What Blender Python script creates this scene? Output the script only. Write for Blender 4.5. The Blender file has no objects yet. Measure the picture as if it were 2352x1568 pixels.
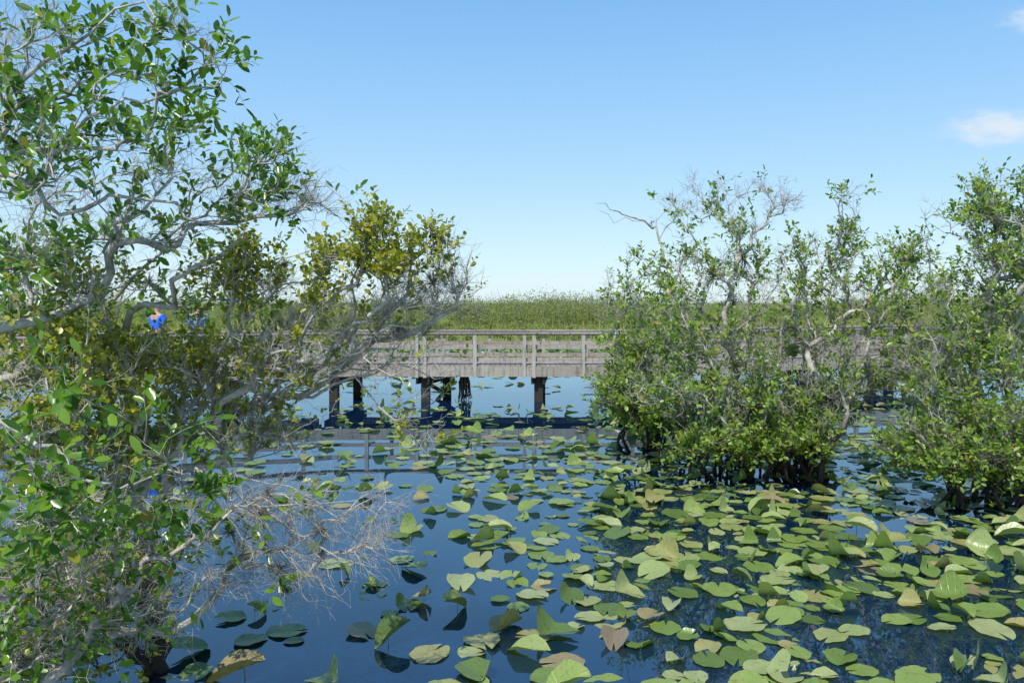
import bpy, math, random
import numpy as np
from mathutils import Vector, Matrix
SEED=7
rng=np.random.default_rng(SEED); random.seed(SEED)
H=2.75; F=1829.0
def W(px,py,D): return np.array([(px-1176)*D/F, D, H-(py-695)*D/F])
scene=bpy.context.scene; coll=scene.collection
scene.view_settings.view_transform='Standard'
try: scene.view_settings.look='None'
except Exception: pass
scene.view_settings.exposure=0

# ---------------------------------------------------------------- camera
cd=bpy.data.cameras.new("camera"); cam=bpy.data.objects.new("camera",cd); coll.objects.link(cam)
cam.location=(0,0,H); cam.rotation_euler=(math.pi/2,0,0)
cd.sensor_width=36; cd.lens=28; cd.shift_y=-0.0378; cd.clip_start=0.05; cd.clip_end=8000
scene.camera=cam

# ---------------------------------------------------------------- node helper
class NT:
    def __init__(s,tree): s.t=tree; s.n=tree.nodes; s.l=tree.links
    def node(s,typ,**kw):
        nd=s.n.new(typ)
        for k,v in kw.items():
            if hasattr(nd,k): setattr(nd,k,v)
        return nd
    def set(s,sock,v):
        if isinstance(v,bpy.types.NodeSocket): s.l.new(v,sock)
        elif v is not None:
            sock.default_value=v
    def math(s,op,a,b=None,c=None,clamp=False):
        nd=s.n.new('ShaderNodeMath'); nd.operation=op; nd.use_clamp=clamp
        s.set(nd.inputs[0],a)
        if b is not None: s.set(nd.inputs[1],b)
        if c is not None: s.set(nd.inputs[2],c)
        return nd.outputs[0]
    def mix(s,f,a,b,bt='MIX'):
        nd=s.n.new('ShaderNodeMix'); nd.data_type='RGBA'; nd.blend_type=bt
        s.set(nd.inputs[0],f)
        for i,v in ((6,a),(7,b)):
            if not isinstance(v,bpy.types.NodeSocket): v=(*v,1) if len(v)==3 else v
            s.set(nd.inputs[i],v)
        return nd.outputs[2]
    def noise(s,vec,scale,detail=4,rough=.55):
        nd=s.n.new('ShaderNodeTexNoise'); nd.inputs['Scale'].default_value=scale
        nd.inputs['Detail'].default_value=detail; nd.inputs['Roughness'].default_value=rough
        if vec is not None: s.l.new(vec,nd.inputs['Vector'])
        return nd.outputs[0]
    def ramp(s,f,stops):
        nd=s.n.new('ShaderNodeValToRGB'); cr=nd.color_ramp
        while len(cr.elements)<len(stops): cr.elements.new(.5)
        for e,(p,c) in zip(cr.elements,stops):
            e.position=p; e.color=(*c,1) if len(c)==3 else c
        s.l.new(f,nd.inputs[0]); return nd.outputs[0]
    def mapping(s,vec,scale):
        nd=s.n.new('ShaderNodeMapping'); nd.inputs['Scale'].default_value=scale
        s.l.new(vec,nd.inputs[0]); return nd.outputs[0]
    def bump(s,h,strength,dist):
        nd=s.n.new('ShaderNodeBump'); nd.inputs['Strength'].default_value=strength; nd.inputs['Distance'].default_value=dist
        s.l.new(h,nd.inputs['Height']); return nd.outputs[0]
def newmat(name):
    m=bpy.data.materials.new(name); m.use_nodes=True
    t=NT(m.node_tree); t.n.clear()
    out=t.node('ShaderNodeOutputMaterial'); return m,t,out
def pos_of(t): return t.node('ShaderNodeNewGeometry').outputs['Position']

def leaf_mat(name,c1,c2,c3,rough=.38,trans=.3,yellow=(.3,.22,.03),yprob=.03,spec=.5):
    m,t,out=newmat(name)
    g=t.node('ShaderNodeNewGeometry'); isl=g.outputs['Random Per Island']
    col=t.ramp(isl,[(0,c1),(.5,c2),(1-yprob*1.5,c3),(1,yellow)])
    nz=t.noise(g.outputs['Position'],1.3,3)
    col=t.mix(t.math('MULTIPLY',t.math('SUBTRACT',nz,.35,clamp=True),1.2,clamp=True),col,t.mix(1,col,(.7,.75,.6),'MULTIPLY'))
    p=t.node('ShaderNodeBsdfPrincipled'); t.set(p.inputs['Base Color'],col)
    p.inputs['Roughness'].default_value=rough; p.inputs['Specular IOR Level'].default_value=spec
    tr=t.node('ShaderNodeBsdfTranslucent'); t.set(tr.inputs[0],t.mix(1,col,(1.8,2.0,.5),'MULTIPLY'))
    mx=t.node('ShaderNodeMixShader'); mx.inputs[0].default_value=trans
    t.l.new(p.outputs[0],mx.inputs[1]); t.l.new(tr.outputs[0],mx.inputs[2]); t.l.new(mx.outputs[0],out.inputs[0])
    return m
def bark_mat(name,pale,mid,dark,wet_shade=(.1,.5)):
    m,t,out=newmat(name)
    P=pos_of(t)
    n1=t.noise(P,9,5,.65); n2=t.noise(P,55,3)
    col=t.ramp(n1,[(.3,dark),(.46,mid),(.6,pale)])
    col=t.mix(t.math('MULTIPLY',n2,.5),col,t.mix(1,col,(.5,.5,.48),'MULTIPLY'))
    sp=t.node('ShaderNodeSeparateXYZ'); t.l.new(P,sp.inputs[0])
    f=t.math('SUBTRACT',1,t.math('DIVIDE',t.math('SUBTRACT',sp.outputs[2],wet_shade[0]),wet_shade[1]),clamp=True)
    col=t.mix(f,col,(.03,.023,.016))  # darker towards the water: wet foot plus painted-in shade under the crowns
    p=t.node('ShaderNodeBsdfPrincipled'); t.set(p.inputs['Base Color'],col); p.inputs['Roughness'].default_value=.85
    t.l.new(t.bump(n1,.6,.03),p.inputs['Normal']); t.l.new(p.outputs[0],out.inputs[0]); return m

M_leafA=leaf_mat('pond_apple_leaf',(.045,.105,.012),(.10,.21,.02),(.20,.33,.035),rough=.28,trans=.33)
M_leafR=leaf_mat('pond_apple_leaf_dull',(.09,.15,.02),(.175,.27,.038),(.30,.39,.07),rough=.38,trans=.36)
M_leafO=leaf_mat('olive_leaf',(.13,.155,.014),(.25,.27,.022),(.40,.385,.035),rough=.34,trans=.36,yellow=(.46,.35,.03),yprob=.03)
M_scrub=leaf_mat('scrub_leaf',(.14,.18,.06),(.20,.25,.085),(.26,.30,.11),rough=.9,trans=.3,yellow=(.28,.27,.15),yprob=.08,spec=.05)
M_bark=bark_mat('pale_bark',(.62,.59,.52),(.43,.40,.34),(.16,.14,.115),(.45,.7))  # dark zone reaches higher to paint in shade low on the stems
M_barkG=bark_mat('grey_twig_bark',(.56,.53,.46),(.38,.355,.30),(.14,.125,.10),(.02,.3))
M_barkS=bark_mat('scrub_stem_bark',(.28,.27,.2),(.2,.2,.13),(.09,.08,.06),(.02,.3))
M_barkD=bark_mat('grey_bark',(.54,.52,.46),(.32,.30,.26),(.09,.08,.065),(.5,.8))  # dark zone carried up the stems as painted under-crown shade
M_air=leaf_mat('air_plant_leaf',(.13,.12,.09),(.17,.16,.12),(.22,.2,.15),rough=.7,trans=.1,yellow=(.2,.12,.08))

def wood_mat(name,light,mid,dark,stain=True):
    m,t,out=newmat(name)
    tc=t.node('ShaderNodeTexCoord'); uv=tc.outputs['UV']; P=pos_of(t)
    g=t.node('ShaderNodeNewGeometry'); isl=g.outputs['Random Per Island']
    grain=t.noise(t.mapping(uv,(1.5,60,1)),3,5,.6)
    blot=t.noise(P,1.7,4)
    col=t.ramp(grain,[(.3,dark),(.5,mid),(.72,light)])
    col=t.mix(t.math('MULTIPLY',isl,.6),col,t.mix(1,col,(.6,.55,.49),'MULTIPLY'))
    col=t.mix(t.math('MULTIPLY',t.math('SUBTRACT',blot,.3,clamp=True),1.6,clamp=True),col,t.mix(1,col,(.68,.66,.62),'MULTIPLY'))
    if stain:
        st=t.noise(t.mapping(P,(9,9,.7)),1.6,4,.7)
        f=t.math('MULTIPLY',t.math('SUBTRACT',st,.51,clamp=True),5,clamp=True)
        col=t.mix(f,col,t.mix(1,col,(.34,.32,.29),'MULTIPLY'))
    p=t.node('ShaderNodeBsdfPrincipled'); t.set(p.inputs['Base Color'],col); p.inputs['Roughness'].default_value=.85
    t.l.new(t.bump(grain,.4,.006),p.inputs['Normal']); t.l.new(p.outputs[0],out.inputs[0]); return m
M_wood=wood_mat('weathered_wood',(.53,.485,.42),(.41,.375,.325),(.20,.18,.15))
M_post=wood_mat('grey_post_wood',(.57,.55,.49),(.45,.43,.38),(.25,.235,.21))
M_woodD=wood_mat('underdeck_shade_wood',(.05,.042,.033),(.032,.027,.022),(.015,.013,.011))  # near-black tone: the shade beneath the deck is painted into this wood
M_deck=wood_mat('deck_wood',(.50,.44,.40),(.38,.335,.30),(.2,.175,.155),False)

def pad_mat(name,sub=False):
    m,t,out=newmat(name)
    tc=t.node('ShaderNodeTexCoord'); sp=t.node('ShaderNodeSeparateXYZ'); t.l.new(tc.outputs['UV'],sp.inputs[0])
    u,v=sp.outputs[0],sp.outputs[1]
    oi=t.node('ShaderNodeObjectInfo'); g=t.node('ShaderNodeNewGeometry')
    r=t.math('FRACT',t.math('ADD',oi.outputs['Random'],g.outputs['Random Per Island']))
    au=t.math('ABSOLUTE',u)
    ang=t.math('ARCTAN2',au,t.math('ADD',v,.25))
    rad=t.math('SQRT',t.math('ADD',t.math('MULTIPLY',u,u),t.math('MULTIPLY',v,v)))
    w=t.math('SINE',t.math('ADD',t.math('MULTIPLY',ang,17),t.math('MULTIPLY',rad,2.5)))
    vein=t.math('MULTIPLY',t.math('SUBTRACT',w,.8,clamp=True),3.0,clamp=True)
    mid=t.math('SUBTRACT',1,t.math('DIVIDE',au,.03),clamp=True)
    vein=t.math('MAXIMUM',vein,mid)
    if sub: stops=[(0,(.13,.23,.12)),(.5,(.23,.33,.18)),(.8,(.27,.27,.13)),(1,(.18,.13,.07))]
    else: stops=[(0,(.09,.15,.035)),(.2,(.14,.22,.045)),(.45,(.20,.29,.065)),(.62,(.26,.35,.10)),(.76,(.34,.39,.18)),(.88,(.27,.31,.10)),(.96,(.34,.31,.12)),(1,(.24,.19,.12))]
    col=t.ramp(r,stops)
    P=g.outputs['Position']
    n=t.noise(P,7,4,.6); n2=t.noise(P,42,3); n3=t.noise(P,16,5,.7)
    col=t.mix(t.math('MULTIPLY',t.math('SUBTRACT',n,.54,clamp=True),3,clamp=True),col,t.mix(1,col,(1.1,.85,.65),'MULTIPLY'))
    col=t.mix(t.math('MULTIPLY',t.math('SUBTRACT',n3,.56,clamp=True),5,clamp=True),col,t.mix(1,col,(.7,.6,.48),'MULTIPLY'))
    col=t.mix(t.math('MULTIPLY',t.math('SUBTRACT',n2,.59,clamp=True),6,clamp=True),col,t.mix(1,col,(.42,.35,.28),'MULTIPLY'))
    col=t.mix(t.math('MULTIPLY',vein,.3),col,t.mix(1,col,(1.45,1.4,1.35),'MULTIPLY'))
    rim=t.math('MULTIPLY',t.math('SUBTRACT',rad,t.math('ADD',.92,t.math('MULTIPLY',n3,.1))),12,clamp=True)
    col=t.mix(t.math('MULTIPLY',rim,.5),col,(.13,.10,.05))
    if not sub:
        col=t.mix(g.outputs['Backfacing'],col,t.mix(1,col,(.75,.8,.7),'MULTIPLY'))
    p=t.node('ShaderNodeBsdfPrincipled'); t.set(p.inputs['Base Color'],col)
    if sub: p.inputs['Roughness'].default_value=.8
    else: t.set(p.inputs['Roughness'],t.math('ADD',.26,t.math('MULTIPLY',n3,.2)))
    p.inputs['IOR'].default_value=1.55 if not sub else 1.3
    t.l.new(t.bump(t.math('ADD',vein,t.math('MULTIPLY',n,1.5)),.35,.012),p.inputs['Normal'])
    tr=t.node('ShaderNodeBsdfTranslucent'); t.set(tr.inputs[0],t.mix(1,col,(1.5,1.7,.5),'MULTIPLY'))
    mx=t.node('ShaderNodeMixShader'); mx.inputs[0].default_value=.18
    t.l.new(p.outputs[0],mx.inputs[1]); t.l.new(tr.outputs[0],mx.inputs[2]); t.l.new(mx.outputs[0],out.inputs[0]); return m
M_pad=pad_mat('lily_pad_surface'); M_padsub=pad_mat('sunken_pad_surface',True)
def flat_mat(name,c,rough=.7):
    m,t,out=newmat(name); n=t.noise(pos_of(t),25,3)
    p=t.node('ShaderNodeBsdfPrincipled'); t.set(p.inputs['Base Color'],t.mix(n,tuple(x*.75 for x in c),tuple(min(1,x*1.2) for x in c)))
    p.inputs['Roughness'].default_value=rough; t.l.new(p.outputs[0],out.inputs[0]); return m
M_stalk=flat_mat('lily_stalk',(.10,.13,.04))

# ---------------------------------------------------------------- mesh helpers
def mesh_np(name,verts,faces,mats,smooth=True,uv=None):
    if isinstance(faces,np.ndarray): faces=[faces]
    faces=[f for f in faces if len(f)]
    me=bpy.data.meshes.new(name); me.vertices.add(len(verts)); me.vertices.foreach_set('co',np.asarray(verts,dtype=np.float32).ravel())
    loops=np.concatenate([f.ravel() for f in faces]).astype(np.int32)
    tot=np.concatenate([np.full(len(f),f.shape[1]) for f in faces]).astype(np.int32)
    st=np.concatenate([[0],np.cumsum(tot)[:-1]]).astype(np.int32)
    me.loops.add(len(loops)); me.loops.foreach_set('vertex_index',loops)
    me.polygons.add(len(tot)); me.polygons.foreach_set('loop_start',st); me.polygons.foreach_set('loop_total',tot)
    me.polygons.foreach_set('use_smooth',np.full(len(tot),smooth))
    me.update(calc_edges=True); me.validate()
    if uv is not None:
        l=me.uv_layers.new(name='UVMap'); l.data.foreach_set('uv',np.asarray(uv,dtype=np.float32)[loops].ravel())
    for m in (mats if isinstance(mats,(list,tuple)) else [mats]): me.materials.append(m)
    return me
def obj(name,me,parent=None,label=None,category=None,group=None,kind=None,loc=None):
    o=bpy.data.objects.new(name,me); coll.objects.link(o)
    if loc is not None: o.location=loc
    if parent is not None: o.parent=parent
    if label: o['label']=label
    if category: o['category']=category
    if group: o['group']=group
    if kind: o['kind']=kind
    return o
def nrm(a): return a/np.maximum(np.linalg.norm(a,axis=-1,keepdims=True),1e-9)

class Tubes:
    def __init__(s): s.b={}
    def add(s,pts,rad,k=4): s.b.setdefault((len(pts),k),[]).append((pts,rad))
    def build(s):
        V=[];Fc=[];off=0
        for (n,k),lst in s.b.items():
            P=np.array([x[0] for x in lst],float); R=np.array([x[1] for x in lst],float)
            T=np.empty_like(P); T[:,1:-1]=P[:,2:]-P[:,:-2]; T[:,0]=P[:,1]-P[:,0]; T[:,-1]=P[:,-1]-P[:,-2]; T=nrm(T)
            md=nrm(P[:,-1]-P[:,0]+1e-6)
            ref=np.where(np.abs(md[:,2:3])<.75,np.array([[0,0,1.]]),np.array([[1.,0,0]]))
            U=nrm(np.cross(T,ref[:,None,:])); Vv=np.cross(T,U)
            a=np.arange(k)/k*2*math.pi
            ring=P[:,:,None,:]+R[:,:,None,None]*(np.cos(a)[None,None,:,None]*U[:,:,None,:]+np.sin(a)[None,None,:,None]*Vv[:,:,None,:])
            N=len(lst); V.append(ring.reshape(-1,3))
            base=(np.arange(N)*n*k)[:,None,None]+(np.arange(n-1)*k)[None,:,None]+off
            j=np.arange(k)[None,None,:]; j2=(j+1)%k
            f=np.stack([base+j,base+j2,base+k+j2,base+k+j],-1).reshape(-1,4); Fc.append(f); off+=N*n*k
        return np.concatenate(V),np.concatenate(Fc)

LT=np.array([[0,0,0],[.5,0,-.015],[1,0,-.10],[.22,.17,.05],[.58,.23,.06],[.87,.13,.0],[.22,-.17,.05],[.58,-.23,.06],[.87,-.13,.0]])
LF=np.array([[0,1,4,3],[1,2,5,4],[0,6,7,1],[1,7,8,2]])
def leaves_mesh(name,pos,d,n,s,width,mat):
    pos=np.asarray(pos);d=nrm(np.asarray(d));n=np.asarray(n);s=np.asarray(s)
    side=nrm(np.cross(n,d)); n=np.cross(d,side)
    wv=width*rng.uniform(.8,1.25,len(pos))
    bend=rng.uniform(.2,2.2,len(pos))
    fold=rng.uniform(.3,2.0,len(pos))
    L=LT
    zz=L[None,:,2]*0+np.where(np.abs(L[:,1])>0,.05,0)[None,:]*fold[:,None]-.09*(L[:,0]**2)[None,:]*bend[:,None]
    V=pos[:,None,:]+s[:,None,None]*(L[None,:,0,None]*d[:,None,:]+(L[None,:,1,None]*wv[:,None,None])*side[:,None,:]+zz[:,:,None]*n[:,None,:])
    N=len(pos); Fc=(np.arange(N)*9)[:,None,None]+LF[None]
    return mesh_np(name,V.reshape(-1,3),Fc.reshape(-1,4),mat)

TREES={}
def make_tree(name,label,category,root,limbs,blobs,leaf,bark,lmat,rtip=.0035,seed=1,width=1.0,twl=.28,ntw=5,nleaf=6,bf=.25,up=.5,gnarl=.05,exp=.48,group=None,K=None,bare=2,forks=3):
    r=np.random.default_rng(seed)
    pos=[np.array(root,float)]; par=[-1]; pl=[0.]; rmin=[0.]
    def addchain(a,pts,rads=None):
        i=a
        for k,p in enumerate(pts):
            pos.append(np.array(p)); par.append(i); pl.append(pl[i]+np.linalg.norm(pos[-1]-pos[i])); rmin.append(0 if rads is None else rads[k]); i=len(pos)-1
        return i
    for lb in limbs:
        pts=[W(*q) for q in lb['p']]; r0,r1=lb['r']
        A=np.array(pos)
        a=0 if lb.get('root') else int(np.argmin(np.linalg.norm(A-pts[0],axis=1)))
        ctl=[pos[a]]+(pts if np.linalg.norm(pos[a]-pts[0])>.05 else pts[1:])
        ctl=np.array(ctl); out=[]
        for i in range(len(ctl)-1):
            p0=ctl[max(i-1,0)];p1=ctl[i];p2=ctl[i+1];p3=ctl[min(i+2,len(ctl)-1)]
            n=max(2,int(np.linalg.norm(p2-p1)/.14))
            for k in range(1,n+1):
                t=k/n
                out.append(.5*((2*p1)+(-p0+p2)*t+(2*p0-5*p1+4*p2-p3)*t*t+(-p0+3*p1-3*p2+p3)*t**3)+r.normal(0,gnarl*.4,3))
        rr=np.linspace(r0,r1,len(out))*r.uniform(.85,1.15,len(out)); addchain(a,out,rr)
    T=[];
    for (bx,by,rx,ry,D,rD,n,dens) in blobs:
        if K is not None: n=n*K(by)
        n=max(3,int(n))
        v=r.normal(size=(n,3))*.52; v=np.clip(v,-1.25,1.25)
        for q in v:
            w=W(bx+q[0]*rx,by+q[1]*ry,D+q[2]*rD)
            if w[2]>.12: T.append((w,dens))
    T.sort(key=lambda x:min(np.linalg.norm(x[0]-pos[0]),99)+r.uniform(0,.3))
    tw=[]
    POS=np.zeros((200000,3)); PL=np.zeros(200000); n0=len(pos); POS[:n0]=pos; PL[:n0]=pl
    for w,dens in T:
        m=len(pos)
        c=np.linalg.norm(POS[:m]-w,axis=1)+bf*PL[:m]
        a=int(np.argmin(c)); pa=pos[a]; L=np.linalg.norm(w-pa)
        di=nrm(pa-pos[par[a]]) if par[a]>=0 else np.array([0,0,1.])
        ctrl=pa+(di*.35+nrm(w-pa)*.25+np.array([0,0,.06]))*L*.8+r.normal(0,.07*L,3)
        n=max(2,int(L/.13)); pts=[]
        for k in range(1,n+1):
            t=k/n; p=(1-t)**2*pa+2*t*(1-t)*ctrl+t*t*w
            if k<n: p=p+r.normal(0,gnarl*min(1,L)*.5,3)
            pts.append(p)
        e=addchain(a,pts); k=len(pos); POS[m:k]=pos[m:k]; PL[m:k]=pl[m:k]
        tw.append((e,dens))
    N=len(pos); P=np.array(pos); cnt=np.zeros(N)
    for e,_ in tw: cnt[e]+=1
    ch=[[] for _ in range(N)]
    for i in range(N-1,0,-1):
        cnt[par[i]]+=cnt[i]; ch[par[i]].append(i)
    R=np.maximum(rtip*np.maximum(cnt,1)**exp,np.array(rmin))
    tb=Tubes()
    def sides(rr): return 3 if rr<.006 else 4 if rr<.012 else 6 if rr<.03 else 9
    starts=[(0,c) for c in ch[0]]
    while starts:
        a,b=starts.pop(); pts=[P[a]]; rad=[min(R[b]*1.15,R[a])]
        i=b
        while True:
            pts.append(P[i]); rad.append(R[i])
            if not ch[i]: break
            cs=sorted(ch[i],key=lambda q:-R[q]); 
            for q in cs[1:]: starts.append((i,q))
            i=cs[0]
        rad[-1]=rad[-1]*.7
        k=sides(max(rad))
        for s0 in range(0,len(pts)-1,8):
            seg=pts[s0:s0+9]; 
            if len(seg)>1: tb.add(np.array(seg),np.array(rad[s0:s0+9]),k)
    lp=[];ld=[];ln=[];ls=[]
    for e,dens in tw:
        i=e; stations=[e]
        for _ in range(4):
            if par[i]>0: i=par[i]; stations.append(i)
        dd=nrm(P[e]-P[stations[-1]]+1e-5)
        cl=r.uniform()<dens
        for q in range(ntw+(0 if cl else bare)):
            st=P[stations[0] if q==0 else stations[r.integers(0,len(stations))]]
            d=nrm(dd*.8+r.normal(0,.55,3)+np.array([0,0,up*.45]))
            L=twl*r.uniform(.5,1.3)
            pts=[st]; d2=d
            for k in range(4):
                d2=nrm(d2+r.normal(0,.24,3)+np.array([0,0,up*.12])); pts.append(pts[-1]+d2*L/4)
            leafy=r.uniform()<(.88 if cl else .04)
            rt=rtip*.8
            tb.add(np.array(pts),np.array([rt,rt*.8,rt*.65,rt*.5,rt*.35]),3)
            if leafy:
                nl=max(2,int(nleaf*r.uniform(.6,1.4)))
                for k in range(nl):
                    t=1-(k/nl)*.75; x=t*4; i0=min(3,int(x)); p=pts[i0]+(pts[i0+1]-pts[i0])*(x-i0)
                    ax=nrm(pts[i0+1]-pts[i0]); az=k*2.4+r.uniform(0,1)
                    s1=nrm(np.cross(ax,[.3,.2,1.])); s2=np.cross(ax,s1)
                    rd=math.cos(az)*s1+math.sin(az)*s2
                    dl=nrm(ax*(.55 if k else 1.2)+rd*.8+np.array([0,0,.18]))
                    lp.append(p);ld.append(dl);ln.append(nrm(ax*.4+np.array([-.1,-.25,.75])+r.normal(0,.38,3)));ls.append(leaf*r.uniform(.6,1.2))
            else:
                for k in range(forks):
                    x=r.uniform(.8,3.8); i0=int(x); p=pts[i0]; d3=nrm(d+r.normal(0,.7,3)); l3=L*r.uniform(.3,.6)
                    tb.add(np.array([p,p+d3*l3*.5,p+nrm(d3+r.normal(0,.3,3))*l3]),np.array([rt*.6,rt*.5,rt*.3]),3)
    V,Fc=tb.build()
    root_o=obj(name,None,label=label,category=category,loc=tuple(root),group=group); root_o.empty_display_size=.3
    off=np.array(root)
    o=obj('trunk',mesh_np(name+'_trunk',V-off,Fc,bark),root_o)
    if lp:
        c=obj('crown',leaves_mesh(name+'_crown',np.array(lp)-off,ld,ln,ls,width,lmat),root_o)
    TREES[label]=P
    print(name,'targets',len(tw),'nodes',N,'leaves',len(lp))
    return root_o

# ================================================================= LEFT TREES
make_tree('pond_apple_tree',"tall pond apple tree with glossy green leaves over water",'tree',(-3.7,5.0,-.3),
 [dict(root=1,p=[(-160,1250,4.8),(-110,900,4.8),(-80,600,4.6),(-40,420,4.4)],r=(.08,.04)),
  dict(p=[(-60,400,4.6),(30,405,4.5),(90,450,4.5),(150,490,4.6),(230,462,4.6),(340,465,4.7),(430,492,4.8),(520,522,4.9)],r=(.020,.006)),
  dict(p=[(60,430,4.5),(110,400,4.4),(140,330,4.4),(215,262,4.3),(290,222,4.3),(400,214,4.4),(478,202,4.4),(520,135,4.4)],r=(.014,.004)),
  dict(p=[(215,262,4.3),(300,140,4.3),(380,95,4.3),(470,60,4.3)],r=(.007,.002)),
  dict(p=[(-40,420,4.4),(0,220,4.3),(90,130,4.3),(200,55,4.3),(330,10,4.3)],r=(.016,.004)),
  dict(p=[(-110,900,4.8),(60,860,5.4),(180,800,5.6),(300,725,5.4),(400,652,5.2),(490,592,5.1),(560,545,5.0)],r=(.042,.014)),
  dict(p=[(180,800,5.6),(230,740,5.8),(300,650,5.8),(420,500,5.7),(500,400,5.6),(600,370,5.6)],r=(.016,.006)),
  dict(p=[(420,500,5.6),(560,500,5.8),(700,490,6),(790,430,6)],r=(.010,.003)),
 ],
 [(320,55,75,38,4.3,.3,9,.8),(120,70,120,60,4.3,.5,20,.22),(370,190,80,40,4.4,.3,12,.85),(210,190,90,45,4.3,.4,10,.6),(80,240,100,55,4.3,.5,15,.8),
  (50,330,90,45,4.3,.5,17,.85),(230,320,100,40,4.5,.5,16,.8),(430,305,65,22,5.2,.4,16,.95),(360,395,140,50,5.2,.6,30,.25),(120,430,140,55,4.6,.6,27,.35),
  (610,370,55,26,5.7,.3,20,.95),(550,455,140,50,5.7,.4,34,.15),(720,465,75,45,6,.3,26,.04),(690,430,70,40,6,.3,13,.05),(300,540,210,55,5.4,.6,50,.35),(100,580,150,60,5,.6,44,.5),
  (498,160,30,16,4.4,.1,6,.85),(420,90,50,35,4.3,.2,9,.1),(20,130,60,100,4.3,.4,16,.15),(640,330,14,22,5.7,.1,5,.2),(100,700,150,60,5.6,.6,44,.6),(520,700,70,50,6.2,.4,12,.5),(400,697,60,9,6.2,.3,10,.9)],
 .076,M_bark,M_leafA,rtip=.0025,seed=11,twl=.23,ntw=3,nleaf=6,width=1.0,gnarl=.08,forks=2)

make_tree('shrub',"dense olive-leaved shrub with pale tangled branches over water",'shrub',(-2.6,6.0,-.3),
 [dict(root=1,p=[(330,1150,5.8),(450,1010,5.8),(560,945,5.7),(680,905,5.6),(770,862,5.5),(860,790,5.4),(960,745,5.3),(1060,695,5.2)],r=(.034,.005)),
  dict(p=[(600,930,5.7),(700,880,5.5),(765,810,5.4),(830,745,5.3),(890,690,5.2),(950,620,5.1),(1000,545,5.0)],r=(.020,.004)),
  dict(p=[(765,810,5.4),(790,700,5.2),(820,620,5.1),(850,540,5)],r=(.013,.004)),
  dict(p=[(450,1010,5.8),(520,900,5.6),(560,790,5.5),(540,690,5.4),(560,600,5.3)],r=(.018,.005)),
  dict(p=[(640,920,5.6),(640,830,5.4),(690,760,5.3),(720,660,5.2),(745,600,5.1)],r=(.013,.004)),
  dict(p=[(330,1150,5.8),(300,950,5.5),(280,800,5.4),(240,640,5.2)],r=(.022,.006)),
  dict(p=[(680,905,5.6),(800,880,5.4),(880,930,5.3),(960,1000,5.3),(990,1050,5.3)],r=(.010,.003)),
  dict(p=[(700,890,5.5),(800,850,5.4),(900,850,5.3),(990,860,5.3)],r=(.009,.003)),
  dict(p=[(600,930,5.6),(720,860,5.4),(820,790,5.3),(900,760,5.2),(1100,670,5.2)],r=(.012,.002)),
  dict(p=[(640,925,5.6),(740,890,5.4),(850,820,5.3),(950,790,5.3),(1040,740,5.2)],r=(.010,.002)),
  dict(p=[(330,1150,5.8),(200,1000,5.2),(100,960,5.2),(-20,900,5.2)],r=(.018,.01)),
  dict(root=1,p=[(300,1500,5.8),(200,1380,5.6),(100,1280,5.4),(20,1200,5.3)],r=(.025,.008)),
  dict(root=1,p=[(380,1480,5.9),(360,1380,5.7),(330,1280,5.6),(340,1200,5.6)],r=(.02,.006)),
 ],
 [(850,545,36,34,5,.2,26,1),(885,615,80,34,5,.3,36,.97),(1000,560,34,40,5,.2,16,.95),(745,610,50,38,5.1,.3,22,.95),(560,600,80,55,5.3,.3,34,.9),
  (740,680,45,28,5.1,.2,14,.9),(620,670,90,60,5.3,.3,28,.4),(490,650,80,40,5.3,.4,22,.7),(180,660,170,50,5.2,.5,44,.65),(300,820,170,40,5.4,.5,64,.7),
  (130,800,160,65,5.2,.5,74,.8),(450,850,170,65,5.5,.5,84,.6),(600,850,130,90,5.4,.4,60,.3),(200,900,190,80,5.2,.5,100,.75),(480,950,140,70,5.6,.4,70,.6),
  (960,690,120,55,5.2,.35,54,.02),(860,740,140,55,5.2,.35,50,.04),(700,780,120,70,5.3,.35,46,.18),(1030,640,45,50,5.1,.2,18,.0),(850,840,150,45,5.3,.3,32,.06),
  (620,990,110,50,5.6,.3,40,.35),(300,1020,160,80,5.5,.4,90,.7),(940,960,70,60,5.3,.2,10,.2),(100,1000,130,80,5.3,.4,60,.75),
  (150,1150,160,70,5.5,.4,90,.7),(180,1270,180,70,5.6,.4,110,.6),(130,1380,170,70,5.5,.4,110,.6),(200,1470,170,50,5.5,.4,80,.55),(340,1300,90,80,5.7,.3,40,.4),(60,1530,120,40,5.2,.3,50,.6)],
 .040,M_bark,M_leafO,rtip=.0024,seed=5,twl=.18,ntw=4,nleaf=8,width=1.45,up=.9,gnarl=.08,forks=2)

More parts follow.
